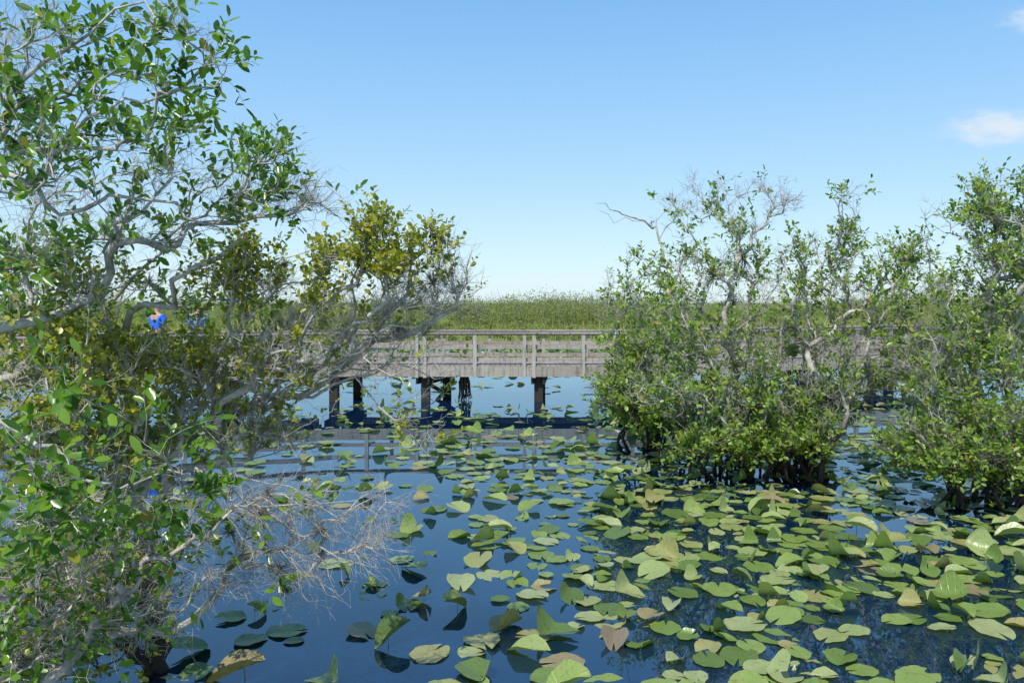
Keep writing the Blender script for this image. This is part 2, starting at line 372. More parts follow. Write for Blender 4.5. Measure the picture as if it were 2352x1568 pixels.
make_tree('pond_apple_bush',"low leafy pond apple bush with drooping bare branches",'bush',(-2.8,4.6,-.3),
 [dict(root=1,p=[(0,1500,4.6),(-40,1300,4.4),(-60,1100,4.2),(-40,950,3.9),(60,985,3.7),(130,1040,3.6),(180,1075,3.5),(245,1135,3.5)],r=(.030,.006)),
  dict(p=[(0,1450,4.6),(120,1280,4.8),(280,1130,4.9),(460,1070,5),(560,1150,5.1),(620,1230,5.2),(700,1350,5.2)],r=(.014,.003)),
  dict(p=[(460,1070,5),(600,1110,5.2),(740,1140,5.2),(880,1180,5.2)],r=(.008,.002)),
  dict(p=[(560,1150,5.1),(680,1210,5.2),(790,1270,5.2),(905,1308,5.2)],r=(.008,.002)),
  dict(p=[(560,1150,5.1),(690,1180,5.2),(780,1180,5.2),(900,1130,5.2)],r=(.007,.002)),
  dict(p=[(560,1150,5.1),(640,1160,5.2),(700,1240,5.2),(760,1330,5.2),(770,1370,5.2)],r=(.007,.002)),
  dict(p=[(460,1070,5),(520,1200,5.1),(545,1320,5.2),(540,1380,5.2)],r=(.007,.002)),
  dict(p=[(460,1070,5),(500,1160,5.1),(600,1260,5.2),(660,1370,5.2)],r=(.007,.002)),
  dict(p=[(0,1500,4.6),(150,1400,4.8),(250,1350,4.9),(330,1380,5)],r=(.014,.004)),
 ],
 [(90,870,90,50,3.7,.3,7,.95),(110,1080,120,70,3.7,.3,10,.95),(370,1050,110,50,3.9,.3,10,.95),(50,1190,90,60,3.8,.3,10,.95),(370,1150,80,50,4.2,.3,11,.8),(200,1180,130,70,4.4,.4,24,.6),
  (60,1310,110,80,4.4,.4,34,.35),(200,1290,140,80,4.8,.5,44,.12),(300,1400,110,70,5,.4,38,.1),(100,1440,140,80,4.8,.4,46,.2),(60,1530,120,50,4.7,.3,30,.25),
  (560,1150,80,60,5.1,.2,20,.08),(680,1160,120,50,5.2,.25,26,.02),(640,1260,90,80,5.2,.2,30,.0),(800,1240,110,50,5.2,.2,22,.0),(720,1330,80,40,5.2,.15,12,0),(550,1300,40,60,5.2,.1,12,.0),(450,1210,40,60,5,.2,14,.25),(860,1160,60,30,5.2,.1,10,0),(480,1330,60,60,5.1,.2,16,.05)],
 .086,M_barkG,M_leafA,rtip=.0024,seed=21,twl=.26,ntw=3,nleaf=6,width=1.0,up=-.35,gnarl=.08,bare=1,forks=3)

# ================================================================= RIGHT TREES
def stems(x,y,D,n,spread,top,seed):
    r=np.random.default_rng(seed); L=[]
    for k in range(n):
        a=r.uniform(-spread,spread); b=r.uniform(-.5,.5); L.append(dict(root=1,p=[(x+a+r.uniform(-12,12),y,D+b),(x+a*.85+r.uniform(-25,25),y-70,D+b+r.uniform(-.2,.2)),(x+a*.9+r.uniform(-20,20),top+r.uniform(-30,30),D+b+r.uniform(-.3,.3))],r=(.032,.016)))
    return L
def base(px,D): w=W(px,695,D); return (w[0],D,-.6)
PA='pond apple trees standing in the water'
KF=lambda y: .56 if y<640 else (.58 if y<760 else (.70 if y<880 else .92))
RK=dict(rtip=.0045,twl=.27,ntw=4,nleaf=6,gnarl=.12,group=PA,width=1.15,K=KF,bare=3)
make_tree('pond_apple_tree',"pond apple tree with gnarled grey branches and bushy lower crown",'tree',base(1720,12.9),
 [dict(root=1,p=[(1715,1080,12.9),(1700,980,12.9),(1690,860,12.9),(1665,760,12.7),(1670,690,12.6),(1690,610,12.6),(1720,560,12.7),(1760,510,12.9),(1830,460,12.9)],r=(.08,.010)),
  dict(p=[(1690,610,12.6),(1680,540,12.7),(1640,480,12.9),(1650,440,12.9)],r=(.036,.008)),
  dict(p=[(1665,760,12.7),(1600,700,12.5),(1560,640,12.5),(1530,590,12.7)],r=(.036,.010)),
  dict(p=[(1700,980,12.9),(1780,870,12.5),(1790,760,12.4),(1830,680,12.5),(1800,600,12.8)],r=(.045,.012)),
 ]+stems(1710,1085,12.6,28,130,930,3),
 [(1690,435,90,22,12.9,.5,30,.6),(1800,475,50,22,12.9,.3,18,.05),(1640,490,50,30,12.9,.5,16,.4),(1560,480,50,28,12.8,.4,16,.5),(1720,535,80,35,12.9,.6,34,.45),(1610,600,90,45,12.8,.7,56,.75),(1750,620,90,50,12.9,.7,56,.6),
  (1540,690,110,50,12.8,.8,76,.8),(1700,700,100,60,12.9,.8,56,.35),(1640,800,140,70,12.7,.9,126,.75),(1790,790,90,70,12.7,.8,74,.55),(1600,900,140,60,12.5,.9,130,.75),(1760,930,110,65,12.4,.8,110,.75),(1700,1015,140,38,12.1,.6,160,.95)],
 .082,M_barkD,M_leafR,seed=31,**RK)
make_tree('pond_apple_tree',"bushy pond apple tree with one long bare branch",'tree',base(1500,15.0),
 [dict(root=1,p=[(1500,1010,15),(1510,920,15),(1530,800,14.7),(1540,700,14.5),(1530,620,14.5),(1500,515,14.6),(1440,490,14.6),(1372,470,14.6)],r=(.08,.006)),
  dict(p=[(1500,515,14.6),(1490,500,14.6),(1420,505,14.6),(1380,490,14.6)],r=(.010,.004))]+stems(1515,1015,14.6,20,95,880,4),
 [(1490,620,60,30,14.6,.5,34,.7),(1470,690,90,40,14.7,.8,62,.75),(1450,800,60,50,14.6,.8,86,.75),(1520,830,90,70,14.5,.8,106,.75),(1450,890,60,45,14.4,.8,110,.85),(1500,950,90,35,14.2,.7,110,.88),(1405,880,45,35,14.4,.5,34,.75),(1540,470,45,22,14.6,.3,12,.5),(1410,720,45,35,14.6,.4,26,.3),(1400,925,40,18,14.2,.4,28,.85),(1400,640,30,20,14.6,.4,10,.3)],
 .088,M_barkD,M_leafR,seed=41,**RK)
make_tree('pond_apple_tree',"spreading pond apple tree with twisted trunk and open crown",'tree',base(1850,12.5),
 [dict(root=1,p=[(1855,1090,12.5),(1870,1000,12.4),(1890,920,12.1),(1850,850,12.0),(1870,790,12.0),(1920,740,12.1),(1880,650,12.2),(1830,600,12.4)],r=(.09,.014)),
  dict(p=[(1920,740,12.1),(1990,690,12.1),(2040,620,12.2),(2110,560,12.3),(2150,545,12.3)],r=(.035,.006)),
  dict(p=[(1880,650,12.2),(1910,560,12.4),(1930,500,12.4),(1945,450,12.4)],r=(.022,.005)),
  dict(p=[(1890,920,12.1),(1960,880,12.0),(2010,820,12.0),(2060,790,12.1)],r=(.035,.008))]+stems(1850,1095,12.3,16,60,950,6),
 [(1945,460,28,28,12.4,.4,14,.6),(1940,530,45,40,12.4,.4,24,.65),(1860,575,60,38,12.4,.5,32,.7),(1970,600,80,35,12.4,.6,44,.7),(2090,585,80,28,12.3,.5,60,.85),(2060,650,90,35,12.3,.5,48,.65),(1870,670,90,55,12.4,.7,66,.6),(1980,720,80,45,12.3,.6,50,.35),
  (1870,800,90,60,12.3,.7,76,.5),(2000,820,80,50,12.2,.6,60,.4),(1900,910,80,50,12.1,.6,84,.8),(1840,1005,70,40,11.9,.5,76,.9),(1970,890,60,40,12.1,.5,36,.6),(2080,750,70,50,12.2,.5,48,.4),(2070,850,60,45,12.0,.4,36,.4)],
 .082,M_barkD,M_leafR,seed=51,**RK)
make_tree('pond_apple_tree',"tall pond apple tree thickly leafed down to the water",'tree',base(2290,11.2),
 [dict(root=1,p=[(2285,1140,11.2),(2270,1000,11.2),(2250,900,11.2),(2260,780,11.0),(2280,640,11.0),(2290,520,11.2),(2260,450,11.2)],r=(.08,.01)),
  dict(p=[(2250,780,11.0),(2180,720,11.0),(2150,660,11.1),(2120,560,11.1)],r=(.03,.006)),
  dict(p=[(2230,900,11.2),(2150,860,11),(2090,830,11)],r=(.03,.006)),
  dict(p=[(2280,640,11.2),(2380,580,11.2),(2400,480,11.2)],r=(.04,.01))]+stems(2290,1155,10.9,24,115,950,8),
 [(2260,430,60,20,11.2,.4,28,.6),(2225,490,70,28,11.2,.5,52,.85),(2300,500,80,38,11.2,.6,80,.8),(2370,450,60,45,11.2,.5,56,.8),(2300,600,85,55,11.2,.8,110,.7),(2380,640,70,90,11.2,.8,96,.75),(2185,670,80,50,11.1,.6,72,.65),(2290,720,100,65,11.1,.8,110,.65),
  (2175,790,95,55,11,.7,96,.6),(2320,840,110,75,11,.8,126,.7),(2155,890,95,60,10.9,.7,104,.7),(2290,970,110,65,10.8,.7,130,.75),(2150,1000,95,45,10.6,.6,100,.8),(2210,1065,125,35,10.3,.5,130,.9),(2330,1070,60,55,10.5,.5,70,.85),(2080,1040,60,22,10.4,.4,34,.7),(2100,830,50,40,11,.3,26,.35)],
 .078,M_barkD,M_leafR,seed=61,**RK)

# ================================================================= AIR PLANTS
def air_mesh(seed,L=.14,n=46):
    r=np.random.default_rng(seed); tb=Tubes()
    for k in range(n):
        d=nrm(r.normal(0,1,3)+np.array([0,0,.5])); l=L*r.uniform(.6,1.2)
        p=[np.zeros(3),d*l*.5,d*l+np.array([0,0,-.25*l])+r.normal(0,.1*l,3)]
        tb.add(np.array(p),np.array([.003,.002,.0005]),3)
    V,Fc=tb.build(); return mesh_np('air_plant',V,Fc,M_air)
AM=[air_mesh(1,.10),air_mesh(2,.08,60),air_mesh(3,.12,34)]
keys=list(TREES)
spots=[(620,1140,2,5.1),(600,1190,2,5.1),(650,1310,2,5.2),(740,1235,2,5.2),(910,640,1,5.2),(985,655,1,5.2),(908,750,1,5.3),(670,1350,2,5.2),(500,1120,2,5),(360,640,0,6),(680,600,1,5.3),(1700,640,3,12.9),(1720,600,3,12.9),(1820,760,5,12.4),(2085,830,6,11),(1640,630,3,12.8),(540,1230,2,5.1)]
for i,(px,py,ti,D) in enumerate(spots):
    P=TREES[keys[ti]]; w=W(px,py,D); q=P[np.argmin(np.linalg.norm(P-w,axis=1))]
    o=obj('air_plant',AM[i%3],label="spiky grey air plant growing on a pale branch",category='air plant',group='air plants on the branches',loc=tuple(q))
    s=random.uniform(.8,1.3)*(1 if D<8 else 2.4); o.scale=(s,s,s); o.rotation_euler=(random.uniform(-.5,.5),random.uniform(-.5,.5),random.uniform(0,6))

# ================================================================= BOARDWALK
bw=obj('boardwalk',None,label="weathered grey wooden boardwalk with railings on dark piles",category='boardwalk',loc=(0,22,0))
import bmesh
class Boards:
    def __init__(s): s.V=[];s.F=[];s.U=[]
    def box(s,fr,s0,s1,t0,t1,z0,z1):
        o,dx,dy=fr
        dims=[s1-s0,t1-t0,z1-z0]; ax=int(np.argmax(dims))
        r=random.uniform(0,50)
        P=[(a,c,z) for z in (z0,z1) for c in (t0,t1) for a in (s0,s1)]
        fs=[(0,2,3,1),(4,5,7,6),(0,1,5,4),(2,6,7,3),(0,4,6,2),(1,3,7,5)]
        for f in fs:
            b=len(s.V)
            for i in f:
                a,c,z=P[i]; s.V.append([o[0]+dx[0]*a+dy[0]*c,o[1]+dx[1]*a+dy[1]*c-22,z])
                q=(a,c,z); others=[q[k] for k in range(3) if k!=ax]
                s.U.append((q[ax]*.5+r,(others[0]+others[1])*.5+r*.37))
            s.F.append([b,b+1,b+2,b+3])
    def beam(s,p,q,w):
        p=np.array(p,float);q=np.array(q,float);t=nrm(q-p);u=nrm(np.cross(t,[0,0,1.]))*w[0]/2;v=nrm(np.cross(u,t))*w[1]/2
        c=[p-u-v,p+u-v,p+u+v,p-u+v,q-u-v,q+u-v,q+u+v,q-u+v]; L=np.linalg.norm(q-p)
        for f in [(0,3,2,1),(4,5,6,7),(0,1,5,4),(1,2,6,5),(2,3,7,6),(3,0,4,7)]:
            b=len(s.V)
            for i in f: s.V.append([c[i][0],c[i][1]-22,c[i][2]]); s.U.append(((L if i>3 else 0)*.5,(i%4)*.05))
            s.F.append([b,b+1,b+2,b+3])
    def make(s,name,mat,parent=bw,**k):
        me=mesh_np(name,np.array(s.V),np.array(s.F),mat,smooth=False,uv=np.array(s.U))
        bm=bmesh.new(); bm.from_mesh(me); bmesh.ops.remove_doubles(bm,verts=bm.verts,dist=.0002); bm.to_mesh(me); bm.free()
        return obj(name,me,parent,**k)
WD=2.1
def frame(a,b):
    a=np.array(a,float);b=np.array(b,float);d=b-a;L=np.linalg.norm(d);d/=L
    return (a,d,np.array([-d[1],d[0]])),L
segs=[((-13.2,18.4),(-4.95,22.0)),((-4.95,22.0),(3.4,22.0)),((3.4,22.0),(16,27.6))]
ZD=1.03; ZT=1.935
deck=Boards(); fas=Boards(); mid=Boards(); cap=Boards(); low=Boards()
posts=[]
for si,(a,b) in enumerate(segs):
    fr,L=frame(a,b)
    x=0
    while x<L-.02:
        w=.14; deck.box(fr,x+.004,min(x+w-.006,L),-.03,WD+.03,ZD-.04,ZD+random.uniform(-.003,.003)); x+=w
    for side,(t0,sg) in enumerate(((0,-1),(WD,1))):
        if si==1:
            m0=5.42; marks=[m0-2.98*k for k in (1,0)]+[m0+2.98]
        else: marks=list(np.arange(2.98,L-.5,2.98))
        marks=[0]+[m for m in sorted(marks) if 0.3<m<L-.3]+[L]
        for p,q in zip(marks[:-1],marks[1:]):
            f0,f1=(t0-.077,t0) if sg<0 else (t0,t0+.077)
            fas.box(fr,p+.004,q-.004,f0,f1,ZD-.315,ZD-.042)
            r0,r1=(t0+.01,t0+.05) if sg<0 else (t0-.05,t0-.01)
            mid.box(fr,p+.004,q-.004,r0,r1,1.475+random.uniform(-.006,.006),1.59)
            low.box(fr,p+.004,q-.004,r0+.001,r1+.001,1.12+random.uniform(-.006,.006),1.235)
            cap.box(fr,p+.003,q-.003,t0-.15,t0+.11,ZT-.04,ZT+random.uniform(-.003,.003))
            low.box(fr,p+.004,q-.004,r0-.002,r1+.002,ZT-.085,ZT-.043)
        ps=[]
        if si==1:
            bx=5.42
            ps=[bx-.13,bx+.13,bx-1.49,bx-2.98-.11,bx-2.98+.11,bx-4.47,bx+1.49,bx+2.85]
        else: ps=[k for k in np.arange(.75,L-.2,1.49)]
        if sg>0: ps=[k+.35 for k in ps if k+.35<L]
        for k in ps:
            if 0.05<k<L: posts.append((fr,k,t0,sg))
for (fr,k,t0,sg) in posts:
    B=Boards()
    if sg<0: B.box(fr,k-.048,k+.048,t0-.125,t0-.080,ZD-.34,ZT-.043); B.box(fr,k-.046,k+.046,t0-.079,t0+.008,ZD-.002,ZT-.043)
    else: B.box(fr,k-.048,k+.048,t0+.08,t0+.125,ZD-.34,ZT-.043); B.box(fr,k-.046,k+.046,t0-.008,t0+.079,ZD-.002,ZT-.043)
    B.make('post',M_post)
deck.make('deck',M_deck); fas.make('edge_beam',M_wood); mid.make('middle_rail',M_wood); low.make('lower_rail',M_wood); cap.make('handrail',M_wood)
B=Boards()
for si,(a,b) in enumerate(segs):
    fr,L=frame(a,b)
    for t in (.5,1.05,1.6): B.box(fr,.02,L-.02,t-.03,t+.03,ZD-.20,ZD-.045)
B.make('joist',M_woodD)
bents=[((978,22.25),(1027,24.0),1),((1237,22.25),(1243,24.0),0),((768,22.25),(822,24.0),0),((1460,22.4),(1450,24.2),0),((1640,23.9),(1620,25.7),0),((1840,25.2),(1810,27),0),((2040,26.4),(2000,28.3),0),((500,20.5),(540,22.5),1),((250,19.2),(300,21.2),0)]
for (p1,D1),(p2,D2),br in bents:
    A=W(p1,0,D1)[:2]; C=W(p2,0,D2)[:2]
    for q in (A,C):
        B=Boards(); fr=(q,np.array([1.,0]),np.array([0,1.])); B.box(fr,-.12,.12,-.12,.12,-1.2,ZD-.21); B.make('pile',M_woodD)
    d=nrm(C-A); B=Boards()
    n=np.array([d[1],-d[0]])
    for sg in (-1,1):
        o=n*.16*sg
        B.beam([*(A+o-d*.25),.60],[*(C+o+d*.25),.60],(.07,.20))
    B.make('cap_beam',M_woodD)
    if br:
        B=Boards(); o=n*.16
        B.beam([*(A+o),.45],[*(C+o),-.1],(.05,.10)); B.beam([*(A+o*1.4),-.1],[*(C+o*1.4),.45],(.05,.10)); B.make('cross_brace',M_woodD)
r=np.random.default_rng(9); tb=Tubes(); c=W(1066,860,22.6)
for k in range(26):
    x,y=r.uniform(-.2,.2),r.uniform(-.15,.15); z0=.72; z1=r.uniform(-.1,.1)
    p=[np.array([x*.5,y*.5,z0]),np.array([x*.8,y,z0*.66])+r.normal(0,.03,3),np.array([x,y,z0*.33])+r.normal(0,.04,3),np.array([x*1.2,y,z1])]
    tb.add(np.array(p),np.array([.02,.018,.014,.009])*r.uniform(.6,1.6),5)
V,Fc=tb.build()
obj('root_clump',mesh_np('root_clump',V,Fc,flat_mat('dark_root',(.035,.025,.018))),label="dark hanging root clump beneath the boardwalk",category='roots',loc=(c[0],c[1],0))

# ================================================================= PEOPLE
def skin_mesh(name,verts,edges,rad,mat,sub=2,rootv=0):
    me=bpy.data.meshes.new(name); me.from_pydata(verts,edges,[]); me.materials.append(mat)
    o=bpy.data.objects.new(name,me); coll.objects.link(o)
    m=o.modifiers.new('skin','SKIN'); m.use_smooth_shade=True
    for i,rr in enumerate(rad):
        v=me.skin_vertices[0].data[i]; v.radius=rr if isinstance(rr,tuple) else (rr,rr); v.use_root=(i==rootv)
    s=o.modifiers.new('sub','SUBSURF'); s.levels=sub; s.render_levels=sub
    return o
M_skin=flat_mat('skin',(.45,.27,.19),.5)
def person(px,D,ang,shirt,pants,hair,label,pack=None):
    w=W(px,0,D); root=obj('person',None,label=label,category='person',loc=(w[0],w[1],ZD)); root.rotation_euler=(0,0,ang)
    v=[(0,0,.93),(0,0,1.15),(0,0,1.36),(0,.01,1.46),(0,.02,1.56),(0,.03,1.66),
       (-.19,0,1.38),(-.24,.06,1.12),(-.17,.27,.99),(-.14,.34,.985),(.19,0,1.38),(.24,.06,1.12),(.17,.27,.99),(.14,.34,.985),
       (-.09,0,.86),(-.10,.02,.48),(-.10,-.01,.07),(-.10,.13,.035),(.09,0,.86),(.10,.02,.48),(.10,-.01,.07),(.10,.13,.035)]
    e=[(0,1),(1,2),(2,3),(3,4),(4,5),(2,6),(6,7),(7,8),(8,9),(2,10),(10,11),(11,12),(12,13),(0,14),(14,15),(15,16),(16,17),(0,18),(18,19),(19,20),(20,21)]
    rd=[(.15,.1),(.13,.095),(.15,.1),.055,(.075,.09),(.07,.085),.058,.042,.03,.034,.058,.042,.03,.034,.085,.06,.04,.035,.085,.06,.04,.035]
    b=skin_mesh('body',v,e,rd,M_skin); b.parent=root
    sv=[v[i] for i in (0,1,2,6,7,10,11)]
    s=skin_mesh('shirt',sv,[(0,1),(1,2),(2,3),(3,4),(2,5),(5,6)],[(.165,.12),(.155,.12),(.17,.12),.075,.062,.075,.062],flat_mat(label[:6]+'_shirt',shirt,.8)); s.parent=root
    tv=[v[i] for i in (0,14,15,16,18,19,20)]
    t=skin_mesh('trousers',tv,[(0,1),(1,2),(2,3),(0,4),(4,5),(5,6)],[(.16,.12),.1,.078,.06,.1,.078,.06],flat_mat(label[:6]+'_trousers',pants,.8)); t.parent=root
    h=skin_mesh('hair',[(0,-.02,1.60),(0,-.02,1.67),(0,.02,1.72)],[(0,1),(1,2)],[(.085,.085),(.095,.10),(.06,.07)],flat_mat(label[:6]+'_hair',hair,.6)); h.parent=root
    for sx in (-.03,.03):
        q=skin_mesh('eye',[(sx,.118,1.63),(sx,.122,1.63)],[(0,1)],[.009,.006],flat_mat('eye_dark',(.03,.02,.02),.3),1); q.parent=root
    q=skin_mesh('nose',[(0,.11,1.63),(0,.135,1.60)],[(0,1)],[.009,.014],M_skin,1); q.parent=root
    if pack:
        q=skin_mesh('backpack',[(0,-.2,1.05),(0,-.21,1.2),(0,-.19,1.38)],[(0,1),(1,2)],[(.14,.09),(.15,.1),(.11,.07)],flat_mat('backpack_cloth',pack,.8)); q.parent=root
person(360,20.9,-.4,(.02,.16,.80),(.05,.05,.07),(.06,.04,.03),"standing person in a bright blue shirt at the railing")
person(455,21.0,.3,(.18,.27,.5),(.12,.11,.1),(.05,.035,.025),"standing person in grey-blue shirt with slate backpack",(.14,.22,.42))

# ================================================================= WATER / GROUND
def water():
    m,t,out=newmat('water')
    P=pos_of(t)
    n1=t.noise(t.mapping(P,(.35,1.3,1)),1.2,2,.4); n2=t.noise(t.mapping(P,(1,1.6,1)),5,2,.5)
    h=t.math('ADD',t.math('MULTIPLY',n1,1.0),t.math('MULTIPLY',n2,.05))
    nb=t.bump(h,.03,.05)
    gl=t.node('ShaderNodeBsdfGlossy'); gl.inputs['Roughness'].default_value=.003; gl.inputs['Color'].default_value=(.82,.95,1,1); t.l.new(nb,gl.inputs['Normal'])
    tr=t.node('ShaderNodeBsdfTransparent'); tr.inputs[0].default_value=(.68,.73,.64,1)
    df=t.node('ShaderNodeBsdfDiffuse'); df.inputs[0].default_value=(.012,.07,.20,1)
    m0=t.node('ShaderNodeMixShader'); m0.inputs[0].default_value=.20; t.l.new(tr.outputs[0],m0.inputs[1]); t.l.new(df.outputs[0],m0.inputs[2])
    fr=t.node('ShaderNodeFresnel'); fr.inputs[0].default_value=2.2; t.l.new(nb,fr.inputs['Normal'])
    mx=t.node('ShaderNodeMixShader'); t.l.new(fr.outputs[0],mx.inputs[0]); t.l.new(m0.outputs[0],mx.inputs[1]); t.l.new(gl.outputs[0],mx.inputs[2]); t.l.new(mx.outputs[0],out.inputs[0])
    return m
me=mesh_np('water',np.array([[-3000,-60,0],[3000,-60,0],[3000,4000,0],[-3000,4000,0.]]),np.array([[0,1,2,3]]),water())
obj('water',me,kind='structure')
m,t,out=newmat('mud'); P=pos_of(t); n=t.noise(P,.6,6); n3=t.noise(P,.05,3)
sp=t.node('ShaderNodeSeparateXYZ'); t.l.new(P,sp.inputs[0])
bedc=t.mix(n,(.010,.012,.010),(.030,.028,.016)); land=t.mix(n3,(.15,.17,.06),(.22,.22,.10))
col=t.mix(t.math('MULTIPLY',t.math('ADD',sp.outputs[2],.1),8,clamp=True),bedc,land)
p=t.node('ShaderNodeBsdfPrincipled'); t.set(p.inputs['Base Color'],col); p.inputs['Roughness'].default_value=.95; t.l.new(p.outputs[0],out.inputs[0])
xs=np.concatenate([[-3000,-800],np.linspace(-200,200,60),[800,3000]]); ys=np.concatenate([[-60,0,36],np.linspace(40,96,42),[200,600,4000]])
V=[]
for y in ys:
    for x in xs:
        sh=50+3*math.sin(x*.13)+2*math.sin(x*.37+1)
        z=-1.0+min(1,max(0,(y-sh)/10+.5))*1.06
        V.append((x,y,z))
nx=len(xs); Fc=np.array([[j*nx+i,j*nx+i+1,(j+1)*nx+i+1,(j+1)*nx+i] for j in range(len(ys)-1) for i in range(nx-1)])
obj('ground',mesh_np('ground',np.array(V),Fc,m),kind='structure')

# ================================================================= LILY PADS
def pad_geo(seed,fold=0.,curl=0.,nr=5,na=26,point=.12,lift=0.):
    r=np.random.default_rng(seed); V=[(0,-.12,0)];
    ph=r.uniform(0,6,4)
    for j in range(1,nr+1):
        rr=j/nr
        for i in range(na):
            u=i/(na-1); a=math.pi*(-1+2*u)*.955
            R=.5*(1+point*math.cos(a)*.8+.03*math.sin(3*a+ph[0])+.025*math.sin(7*a+ph[1]))
            R*=1-.12*abs(math.sin(a))**2
            x=math.sin(a)*R*rr; y=math.cos(a)*R*rr-.12*(1-rr)
            if abs(a)>2.4: y-=.07*rr*(abs(a)-2.4)/.6
            V.append((x,y,0))
    V=np.array(V,float); uv=V[:,:2]*2
    ax=np.abs(V[:,0]); d=np.linalg.norm(V[:,:2],axis=1)
    ang=np.arctan2(V[:,0],V[:,1])
    wave=.016*np.sin(4*ang+ph[2])*(d/.5)**2+.010*np.sin(9*ang+ph[3])*(d/.5)**3
    out=V.copy()
    th=fold
    sg=np.sign(V[:,0]); s1=np.where(sg>0,1,curl if curl else 1)
    e=.06
    out[:,2]=(np.sqrt(ax**2+e*e)-e)*math.sin(th)*s1+wave
    out[:,0]=V[:,0]*np.where(s1<.9,1,math.cos(th))
    out[:,2]+= -.25*fold*V[:,1]**2
    if lift:
        a0=r.uniform(0,6.28); e2=np.maximum(0,(V[:,0]*math.cos(a0)+V[:,1]*math.sin(a0))-.22)
        out[:,2]+=lift*e2**1.4*3.0; out[:,0]-=math.cos(a0)*e2*.45*min(1,lift); out[:,1]-=math.sin(a0)*e2*.45*min(1,lift)
    Fq=[];Ft=[]
    for i in range(na-1): Ft.append((0,1+i+1,1+i))
    for j in range(nr-1):
        b=1+j*na
        for i in range(na-1): Fq.append((b+i,b+i+1,b+na+i+1,b+na+i))
    return out,[np.array(Ft),np.array(Fq)],uv
variants=[]
for s in range(8): variants.append(('flat',pad_geo(s,.02+.012*s)))
for s in range(5): variants.append(('cup',pad_geo(20+s,.2+.11*s)))
for s in range(3): variants.append(('fold',pad_geo(40+s,.85+.12*s,)))
for s in range(7): variants.append(('half',pad_geo(60+s,.12+.04*s,lift=.5+.17*s)))
meshes=[(k,mesh_np('lily_pad',g[0],g[1],M_pad,uv=g[2])) for k,g in variants]
idx={k:[i for i,(kk,_) in enumerate(meshes) if kk==k] for k in ('flat','cup','fold','half')}
def density(px,py,X,D):
    cl=.5+.5*math.sin(X*2.1+1.3*math.sin(D*1.1))*math.sin(D*1.7+1.1*math.sin(X*1.3)+.5)
    cm=.3+1.1*cl
    if py>1568+60 or px<150: return 0
    if py>1380:
        if px>1900: return .6*cm
        if px>1280: return .85*cm
        if px>900: return .28
        return .12 if px>380 else 0
    if py>1130:
        edge=1330-(py-1130)*.1
        if px>2352: return .5
        if px>edge: return min(1,.55+.7*cl)
        if px>edge-200: return .28*cm
        if px>840: return .16*cm
        return .03
    if py>1000:
        if 960<px<1480: return (.30 if py<1070 else .65)*cm
        if px>1480: return .45
        if px>700: return .1
        return .05
    if py>925:
        return .09 if 750<px else .05
    return 0
LAB={'flat':"flat green lily pad floating on the water",'cup':"cupped glossy green lily pad lifted above the water",'fold':"folded green lily pad standing out of water",'half':"lily pad with one side curled upward"}
pads=[]
r=np.random.default_rng(77); tries=0
grid={}
while tries<100000 and len(pads)<1500:
    tries+=1
    D=math.sqrt(r.uniform(5.3**2,21.6**2)); X=r.uniform(-.66,.70)*D
    px=1176+X*F/D; py=695+H*F/D
    if r.uniform()>density(px,py,X,D): continue
    s=.15+.22*r.uniform()
    ok=True; ci,cj=int(X//.5),int(D//.5)
    for a in range(ci-1,ci+2):
        for b in range(cj-1,cj+2):
            for (x2,y2,s2) in grid.get((a,b),()):
                if math.hypot(X-x2,D-y2)<(s+s2)*.5*.55: ok=False;break
    if not ok: continue
    grid.setdefault((ci,cj),[]).append((X,D,s)); pads.append((X,D,s,px,py))
print('pads',len(pads))
pads.sort(key=lambda q:q[1]/q[2] if 420<q[3]<2340 and q[4]<1560 else 999)
special=[(1300,1600,'fold',.36,.5),(745,1575,'half',.3,.2),(545,1560,'cup',.42,.35),(900,1480,'fold',.34,.5),(1045,1400,'fold',.28,.45),(430,1500,'cup',.34,.25),(660,1450,'flat',.32,.0),(1160,1440,'half',.32,.1),(990,1500,'flat',.34,0),(1100,1290,'cup',.36,.15),(950,1310,'cup',.28,.2),(1500,1320,'cup',.34,.25),(590,1410,'fold',.18,.5),(790,1320,'fold',.17,.5),(1215,1170,'cup',.34,.2),(1050,1170,'cup',.36,.15),(1600,1100,'cup',.32,.25)]
sp_list=[]
for (px,py,k,s,tl) in special:
    D=H*F/(py-695); sp_list.append(((px-1176)*D/F,D,s,px,py,k,tl))
pads=[p for p in pads if all(math.hypot(p[0]-q[0],p[1]-q[1])>(p[2]+q[2])*.4 for q in sp_list)]
pads=sp_list+pads
def pad_pose(X,D,s,k=None,tl=None):
    if k is None:
        k=r.choice(['flat','cup','fold','half'],p=[.58,.175,.025,.22]); 
    mi=int(r.choice(idx[k]))
    tilt=0;z=r.uniform(.003,.012)+ {'flat':.004,'cup':.007,'fold':.012,'half':.006}[k]
    if k=='flat': tilt=r.uniform(0,.02) if r.uniform()<.78 else r.uniform(.05,.2)
    else: tilt=r.uniform(.0,.24)
    raised=False
    if tl is not None: tilt=tl; raised=tl>.25
    elif k!='flat' and r.uniform()<.22: z+=r.uniform(.01,.05); raised=True
    if tl is None and not raised and r.uniform()<.3: z-=.5*s*math.sin(tilt)*.9+.012
    z+=.5*s*math.sin(tilt)*.75
    rot=Matrix.Rotation(r.uniform(0,6.283),4,'Z')@Matrix.Rotation(tilt*r.choice([-1,1]),4,'X')@Matrix.Rotation(r.normal(0,.4)*tilt,4,'Y')
    return k,mi,z,raised,rot
tbx=Tubes(); tbx.add(np.array([[0,0,0],[.02,.01,-.12],[.03,0,-.3],[.02,-.02,-.5]]),np.array([.008,.008,.009,.01]),5); V,Fc=tbx.build()
SM=mesh_np('stalk',V,Fc,M_stalk)
SV=[];SFt=[];SFq=[];SU=[];off=0
